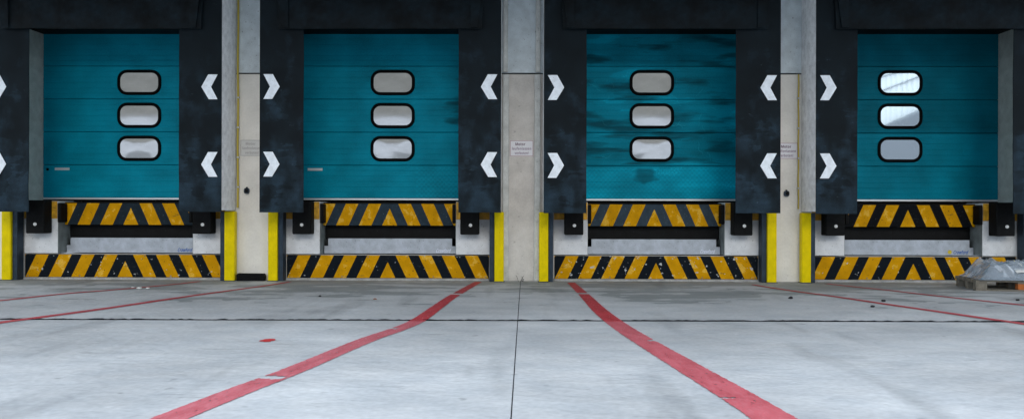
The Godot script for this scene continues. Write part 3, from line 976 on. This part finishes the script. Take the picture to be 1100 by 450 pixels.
func build_posts() -> void:
	for i in 4:
		var c: float = BAY[i]
		for s in [-1, 1]:
			var xy: Array = [[-7.828, -7.687], [-4.459, -4.305], [-3.801, -3.661], [-0.40, -0.261], [0.267, 0.405], [3.671, 3.809], [4.181, 4.319], [7.565, 7.705]][i * 2 + (0 if s < 0 else 1)]
			var mid: float = (xy[0] + xy[1]) / 2
			var hw: float = (xy[1] - xy[0]) / 2
			var t := thing("guard_post", "yellow steel guard post on the %s side of the %s dock" % ["left" if s < 0 else "right", ["leftmost", "second", "third", "rightmost"][i]], "guard post", v3(mid, 0, -0.07), "yellow guard posts beside the docks")
			part("post", box(v3(-hw, 0.0, -0.05), v3(hw, 1.045, 0.07), 0.010), M.yellow, t)
			var x0: float = -s * (hw + 0.003)
			var x1: float = -s * (hw + 0.075)
			part("side_channel", box(v3(min(x0, x1), 0.0, -0.145), v3(max(x0, x1), 1.04, 0.03), 0.006), M.navy, t)
			part("foot_plate", box(v3(-hw - 0.012, 0.0, -0.055), v3(hw + 0.012, 0.010, 0.085), 0.002), M.navy, t)

func build_small() -> void:
	var notes := [[-4.09, 2.005, "faded white engine warning sign on the pier left of the second dock", 2], [0.003, 2.005, "white engine warning sign on the grey centre pier", 0], [3.99, 1.975, "white engine warning sign on the pier right of the third dock", 1]]
	for n in notes:
		var t := thing("warning_sign", n[2], "sign", v3(n[0], n[1], -0.150), "engine warning signs on the piers")
		var faded: bool = n[3] == 2
		part("board", box(v3(-0.178, -0.122, 0.0005), v3(0.178, 0.122, 0.005), 0.001), M.sign_faded if faded else M.sign, t)
		var st := begin()
		var e := 0.007
		for r in [[-0.174, -0.118, 0.174, -0.118 + e], [-0.174, 0.118 - e, 0.174, 0.118], [-0.174, -0.118 + e, -0.174 + e, 0.118 - e], [0.174 - e, -0.118 + e, 0.174, 0.118 - e]]:
			add_box(st, v3(r[0], r[1], 0.0045), v3(r[2], r[3], 0.0058), 0.0)
		part("border", done(st), M.print_faded if faded else M.print_rim, t)
		lettering("Motor", 0.15, 0.042, M.print_faded if faded else M.print_dark, t, v3(-0.02 if n[3] != 1 else 0.0, 0.064, 0.0055))
		lettering("laufenlassen", 0.29, 0.044, M.print_faded if faded else M.print_violet, t, v3(0, -0.002, 0.0055))
		lettering("verboten!", 0.21, 0.044, M.print_faded if faded else M.print_violet, t, v3(0, -0.070, 0.0055))
	for b in [[-4.162, 1.355, "small dark socket low on the cream pier left of the second dock"], [3.991, 1.331, "small dark socket low on the cream pier right of the third dock"]]:
		var t := thing("wall_socket", b[2], "socket", v3(b[0], b[1], -0.150), "sockets on the cream piers")
		part("housing", plate(rounded(0.075, 0.085, 0.03, 4), 0.045), M.navy, t, v3(0, 0, 0.0455))
		part("lid", disc(0.027, 0.012), M.black, t, v3(0.004, 0.004, 0.045))
		part("cable_gland", box(v3(-0.012, 0.042, 0.004), v3(0.012, 0.058, 0.028), 0.002), M.black, t)
	for p in [[-4.296, 1.10, 5.5, 0.016, "thin yellow pipe up the pier between the first two docks"], [4.165, 1.10, 3.12, 0.011, "thin yellow pipe up the pier beside the rightmost shelter"]]:
		var t := thing("yellow_pipe", p[4], "pipe", v3(p[0], p[1], -0.118), "yellow pipes on the piers")
		var pts := []
		for k in 14:
			pts.append(v3(0.004 * sin(k * 1.7), (p[2] - p[1]) * k / 13.0, 0))
		part("pipe_run", tube(pts, p[3]), M.pipe, t)
		for k in 4:
			part("clip", box(v3(-p[3] - 0.004, 0.3 + 0.45 * k, -0.03), v3(p[3] + 0.004, 0.325 + 0.45 * k, p[3] + 0.003), 0.002), M.strip, t)
	# rubber block at the foot of the pier
	var ck := thing("rubber_block", "black rubber block lying at the foot of the cream pier", "rubber block", v3(-4.065, 0, -0.05))
	var q := PackedVector2Array([Vector2(-0.205, 0.0), Vector2(0.205, 0.0), Vector2(0.212, 0.07), Vector2(0.198, 0.108), Vector2(-0.195, 0.112), Vector2(-0.212, 0.085)])
	var blk := part("block", plate(q, 0.095), M.bumper, ck, v3(0, 0.001, 0.045))
	for k in 3:
		part("rib", box(v3(-0.19, 0.022 + 0.028 * k, 0.0), v3(0.19, 0.034 + 0.028 * k, 0.006), 0.002), M.bumper, blk)
	# litter
	for s in [[3.30, 2.23, 0.03, "black stone nearest the third dock on the floor"], [4.31, 2.51, 0.028, "black stone lying on the thin red line at right"], [3.94, 3.09, 0.026, "black stone between the red line and the cross joint"], [5.99, 2.35, 0.024, "black stone on the floor in front of the pallet"], [-2.49, 2.18, 0.02, "tiny dark stone on the floor before the second dock"]]:
		var o := thing("stone", s[3], "stone", v3(s[0], 0.0, s[1]), "small stones on the floor")
		part("pebble", lump(v3(s[2], s[2] * 0.6, s[2] * 0.8), int(s[0] * 100), 5), M.stone, o)
	for s in [[-5.18, 1.22, 0.035, "largest white paper scrap before the leftmost dock"], [-5.07, 1.20, 0.026, "white paper scrap right of the largest scrap, leftmost dock"], [-5.32, 1.10, 0.02, "smallest white paper scrap, left of the other two"]]:
		var o := thing("paper_scrap", s[3], "paper", v3(s[0], 0.0, s[1]), "paper scraps before the leftmost dock")
		part("crumple", lump(v3(s[2], s[2] * 0.4, s[2] * 1.1), int(s[2] * 3000), 5), M.paper, o)
	var tw := thing("orange_scrap", "tiny orange scrap on the floor before the second dock", "scrap", v3(-1.75, 0, 2.51))
	var lf := sheet(4, 4, func(u, v): return v3((u - 0.5) * 0.05 * (1.0 - absf(v - 0.5)), 0.004 + 0.012 * sin(u * PI) + 0.006 * v, (v - 0.5) * 0.07), v3(0, -0.002, 0))
	part("blade", lf, M.wood_orange, tw)
	# weed and dirt at the foot of the centre pier
	var wd := thing("weed", "small dry dark weed growing at the foot of the centre pier", "weed", v3(0.0, 0, -0.09))
	var rng := RandomNumberGenerator.new()
	rng.seed = 31
	for k in 9:
		var a := rng.randf_range(-0.9, 0.9)
		var L := rng.randf_range(0.03, 0.10)
		var base := v3(rng.randf_range(-0.05, 0.05), 0.0, rng.randf_range(-0.01, 0.03))
		part("stem", tube([base, base + v3(sin(a) * L * 0.4, L * 0.6, 0.01), base + v3(sin(a) * L * 0.9, L, 0.02)], 0.003, 5), M.stone, wd)

func build_pallet() -> void:
	var t := thing("pallet", "grey weathered wooden pallet under clear film at right edge", "pallet", v3(6.15, 0, 1.12))
	t.rotation.y = -0.16
	# 1.2 m along x, 0.8 m back along -z
	for r in 3:
		var z0: float = -0.10 - 0.30 * r - (0.05 if r == 2 else 0.0)
		part("bottom_board", box(v3(0, 0.0, z0), v3(1.2, 0.022, z0 + 0.10), 0.003), M.wood, t)
		for k in 3:
			var bx: float = [0.0, 0.528, 1.055][k]
			var m: Material = M.wood_orange if (k == 1 and r == 0) else M.wood
			var o := part("block", box(v3(bx, 0.0225, z0 + 0.002), v3(bx + 0.145, 0.10, z0 + 0.098), 0.004), m, t)
			if m == M.wood_orange:
				o.set_meta("label", "orange wooden block in the pallet front")
	for k in 3:
		var bx: float = [0.0, 0.528, 1.055][k]
		part("stringer_board", box(v3(bx, 0.1005, -0.80), v3(bx + 0.145, 0.122, 0.0), 0.003), M.wood, t)
	for k in 5:
		var z0 := -0.10 - 0.172 * k
		part("top_board", box(v3(0, 0.1225, z0), v3(1.2, 0.144, z0 + 0.10 + (0.03 if k % 2 == 0 else 0.0) * 0.0), 0.003), M.wood, t)
	# heap of crumpled clear film on it: three creased layers
	var f := thing("plastic_film", "crumpled heap of clear plastic film lying on the pallet", "plastic film", v3(6.15, 0.146, 1.12))
	f.rotation.y = -0.16
	var nz := FastNoiseLite.new()
	nz.seed = 8
	nz.noise_type = FastNoiseLite.TYPE_CELLULAR
	nz.cellular_return_type = FastNoiseLite.RETURN_DISTANCE2_SUB
	nz.frequency = 2.6
	var n2 := FastNoiseLite.new()
	n2.seed = 12
	n2.frequency = 2.0
	for layer in 3:
		var hp := func(u: float, v: float) -> Vector3:
			var x := 0.04 + 1.2 * u
			var z := -0.79 + 0.82 * v
			var e := minf(minf(u, 1 - u) / 0.18, minf(v, 1 - v) / 0.22)
			var dome := smoothstep(0.0, 1.0, clampf(e, 0, 1))
			var hgt: float = [0.19, 0.13, 0.06][layer]
			var q := layer * 3.7
			var y := dome * hgt * (0.55 + 0.5 * n2.get_noise_2d(x * 1.4 + q, z * 1.4) + 0.75 * absf(nz.get_noise_2d(x + q, z)))
			y += dome * 0.045 * n2.get_noise_2d(x * 6.0, z * 8.0 + q)
			return v3(x + 0.03 * n2.get_noise_2d(z * 5.0, x * 5.0 + q), max(y, 0.0) + 0.003 * (3 - layer), z + 0.02 * n2.get_noise_2d(x * 6.0 + 4.0, z * 6.0))
		part("film_layer", sheet(26, 18, hp, v3(0, -0.001, 0), false), M.film, f)
	var lp := func(u: float, v: float) -> Vector3:
		return v3(0.52 + 0.30 * u, 0.10 + 0.05 * v + 0.012 * sin(u * 5.0), -0.02 - 0.10 * v)
	part("paper_label", sheet(6, 4, lp, v3(0, -0.001, 0)), M.paper, f)

func build_opposite() -> void:
	# what the door windows mirror: the far side of the yard, behind the camera
	var h := thing("opposite_warehouse", "long pale and beige warehouse across the yard, behind the camera", "building", v3(-14, 0, 32))
	part("lower_wall", box(v3(-22, 0, 0), v3(25, 6.15, 8), 0.0), M.facade_pale, h)
	part("fascia", box(v3(-22, 6.16, -0.12), v3(25, 9.6, 8), 0.0), M.facade_beige, h)
	for k in 8:
		part("gate", box(v3(-19 + 5.2 * k, 0.02, -0.06), v3(-16 + 5.2 * k, 3.6, -0.01), 0.01), M.shed, h)
	var r := thing("ribbed_hall", "white ribbed sheet metal hall across the yard, behind the camera", "building", v3(11.5, 0, 33))
	var st := begin()
	var x := 0.0
	while x < 24.0:
		var pr := [[0.0, 0.0], [0.13, 0.0], [0.16, -0.13], [0.30, -0.13], [0.33, 0.0]]
		for k in 4:
			quad(st, v3(x + pr[k][0], 0, pr[k][1]), v3(x + pr[k + 1][0], 0, pr[k + 1][1]), v3(x + pr[k + 1][0], 10.5, pr[k + 1][1]), v3(x + pr[k][0], 10.5, pr[k][1]))
		x += 0.33
	part("cladding", done(st), M.cladding, r)
	part("core", box(v3(0.0, 0, 0.05), v3(24, 10.4, 9), 0.0), M.facade_pale, r)
	for k in 2:
		var a := v3(5.0, 5.6 + 0.95 * k + 0.6, -0.14)
		part("cable_tray", tube([a, a + v3(7.0, 2.9, 0)], 0.05, 6), M.shed, r)
	var s := thing("lean_to_shed", "grey shed with sloping roof before the ribbed hall, behind the camera", "building", v3(11.5, 0, 31.0))
	var q := PackedVector2Array([Vector2(0.5, 0.0), Vector2(16.0, 0.0), Vector2(16.0, 9.4), Vector2(0.5, 1.7)])
	part("body", plate(q, 1.6), M.shed, s, v3(0, 0, 1.6))

# ------------------------------------------------------------------ scene
func _ready() -> void:
	var cam := Camera3D.new()
	cam.name = "camera"
	cam.projection = Camera3D.PROJECTION_PERSPECTIVE
	cam.fov = 2.0 * rad_to_deg(atan(225.0 / 900.0))
	cam.near = 0.05
	cam.far = 600.0
	add_child(cam)
	cam.position = v3(0, 1.083, 12.5)
	cam.rotation = Vector3(0, 0.0111, 0.0025)
	cam.current = true

	var sky_m := ProceduralSkyMaterial.new()
	sky_m.sky_top_color = Color(0.83, 0.875, 0.925)
	sky_m.sky_horizon_color = Color(0.86, 0.90, 0.94)
	sky_m.sky_curve = 0.2
	sky_m.ground_bottom_color = Color(0.35, 0.36, 0.37)
	sky_m.ground_horizon_color = Color(0.55, 0.57, 0.59)
	sky_m.sun_angle_max = 1.0
	var sky := Sky.new()
	sky.sky_material = sky_m
	var env := Environment.new()
	env.background_mode = Environment.BG_SKY
	env.sky = sky
	env.background_energy_multiplier = 1.0
	env.ambient_light_source = Environment.AMBIENT_SOURCE_SKY
	env.tonemap_mode = Environment.TONE_MAPPER_LINEAR
	env.tonemap_exposure = 3.3
	env.sdfgi_enabled = true
	env.ssao_enabled = true
	env.ssil_enabled = true
	var we := WorldEnvironment.new()
	we.name = "world_environment"
	we.environment = env
	add_child(we)

	var sun := DirectionalLight3D.new()
	sun.name = "sun"
	sun.light_energy = 0.13
	sun.light_color = Color(1.0, 0.98, 0.95)
	sun.light_angular_distance = 25.0
	sun.shadow_enabled = true
	add_child(sun)
	sun.rotation_degrees = Vector3(-20, 6, 0)

	make_materials()
	build_ground()
	build_warehouse()
	build_opposite()
	for i in 4:
		build_door(i)
		build_shelter(i)
		build_pit(i)
	build_posts()
	build_lines()
	build_pallet()
	build_small()
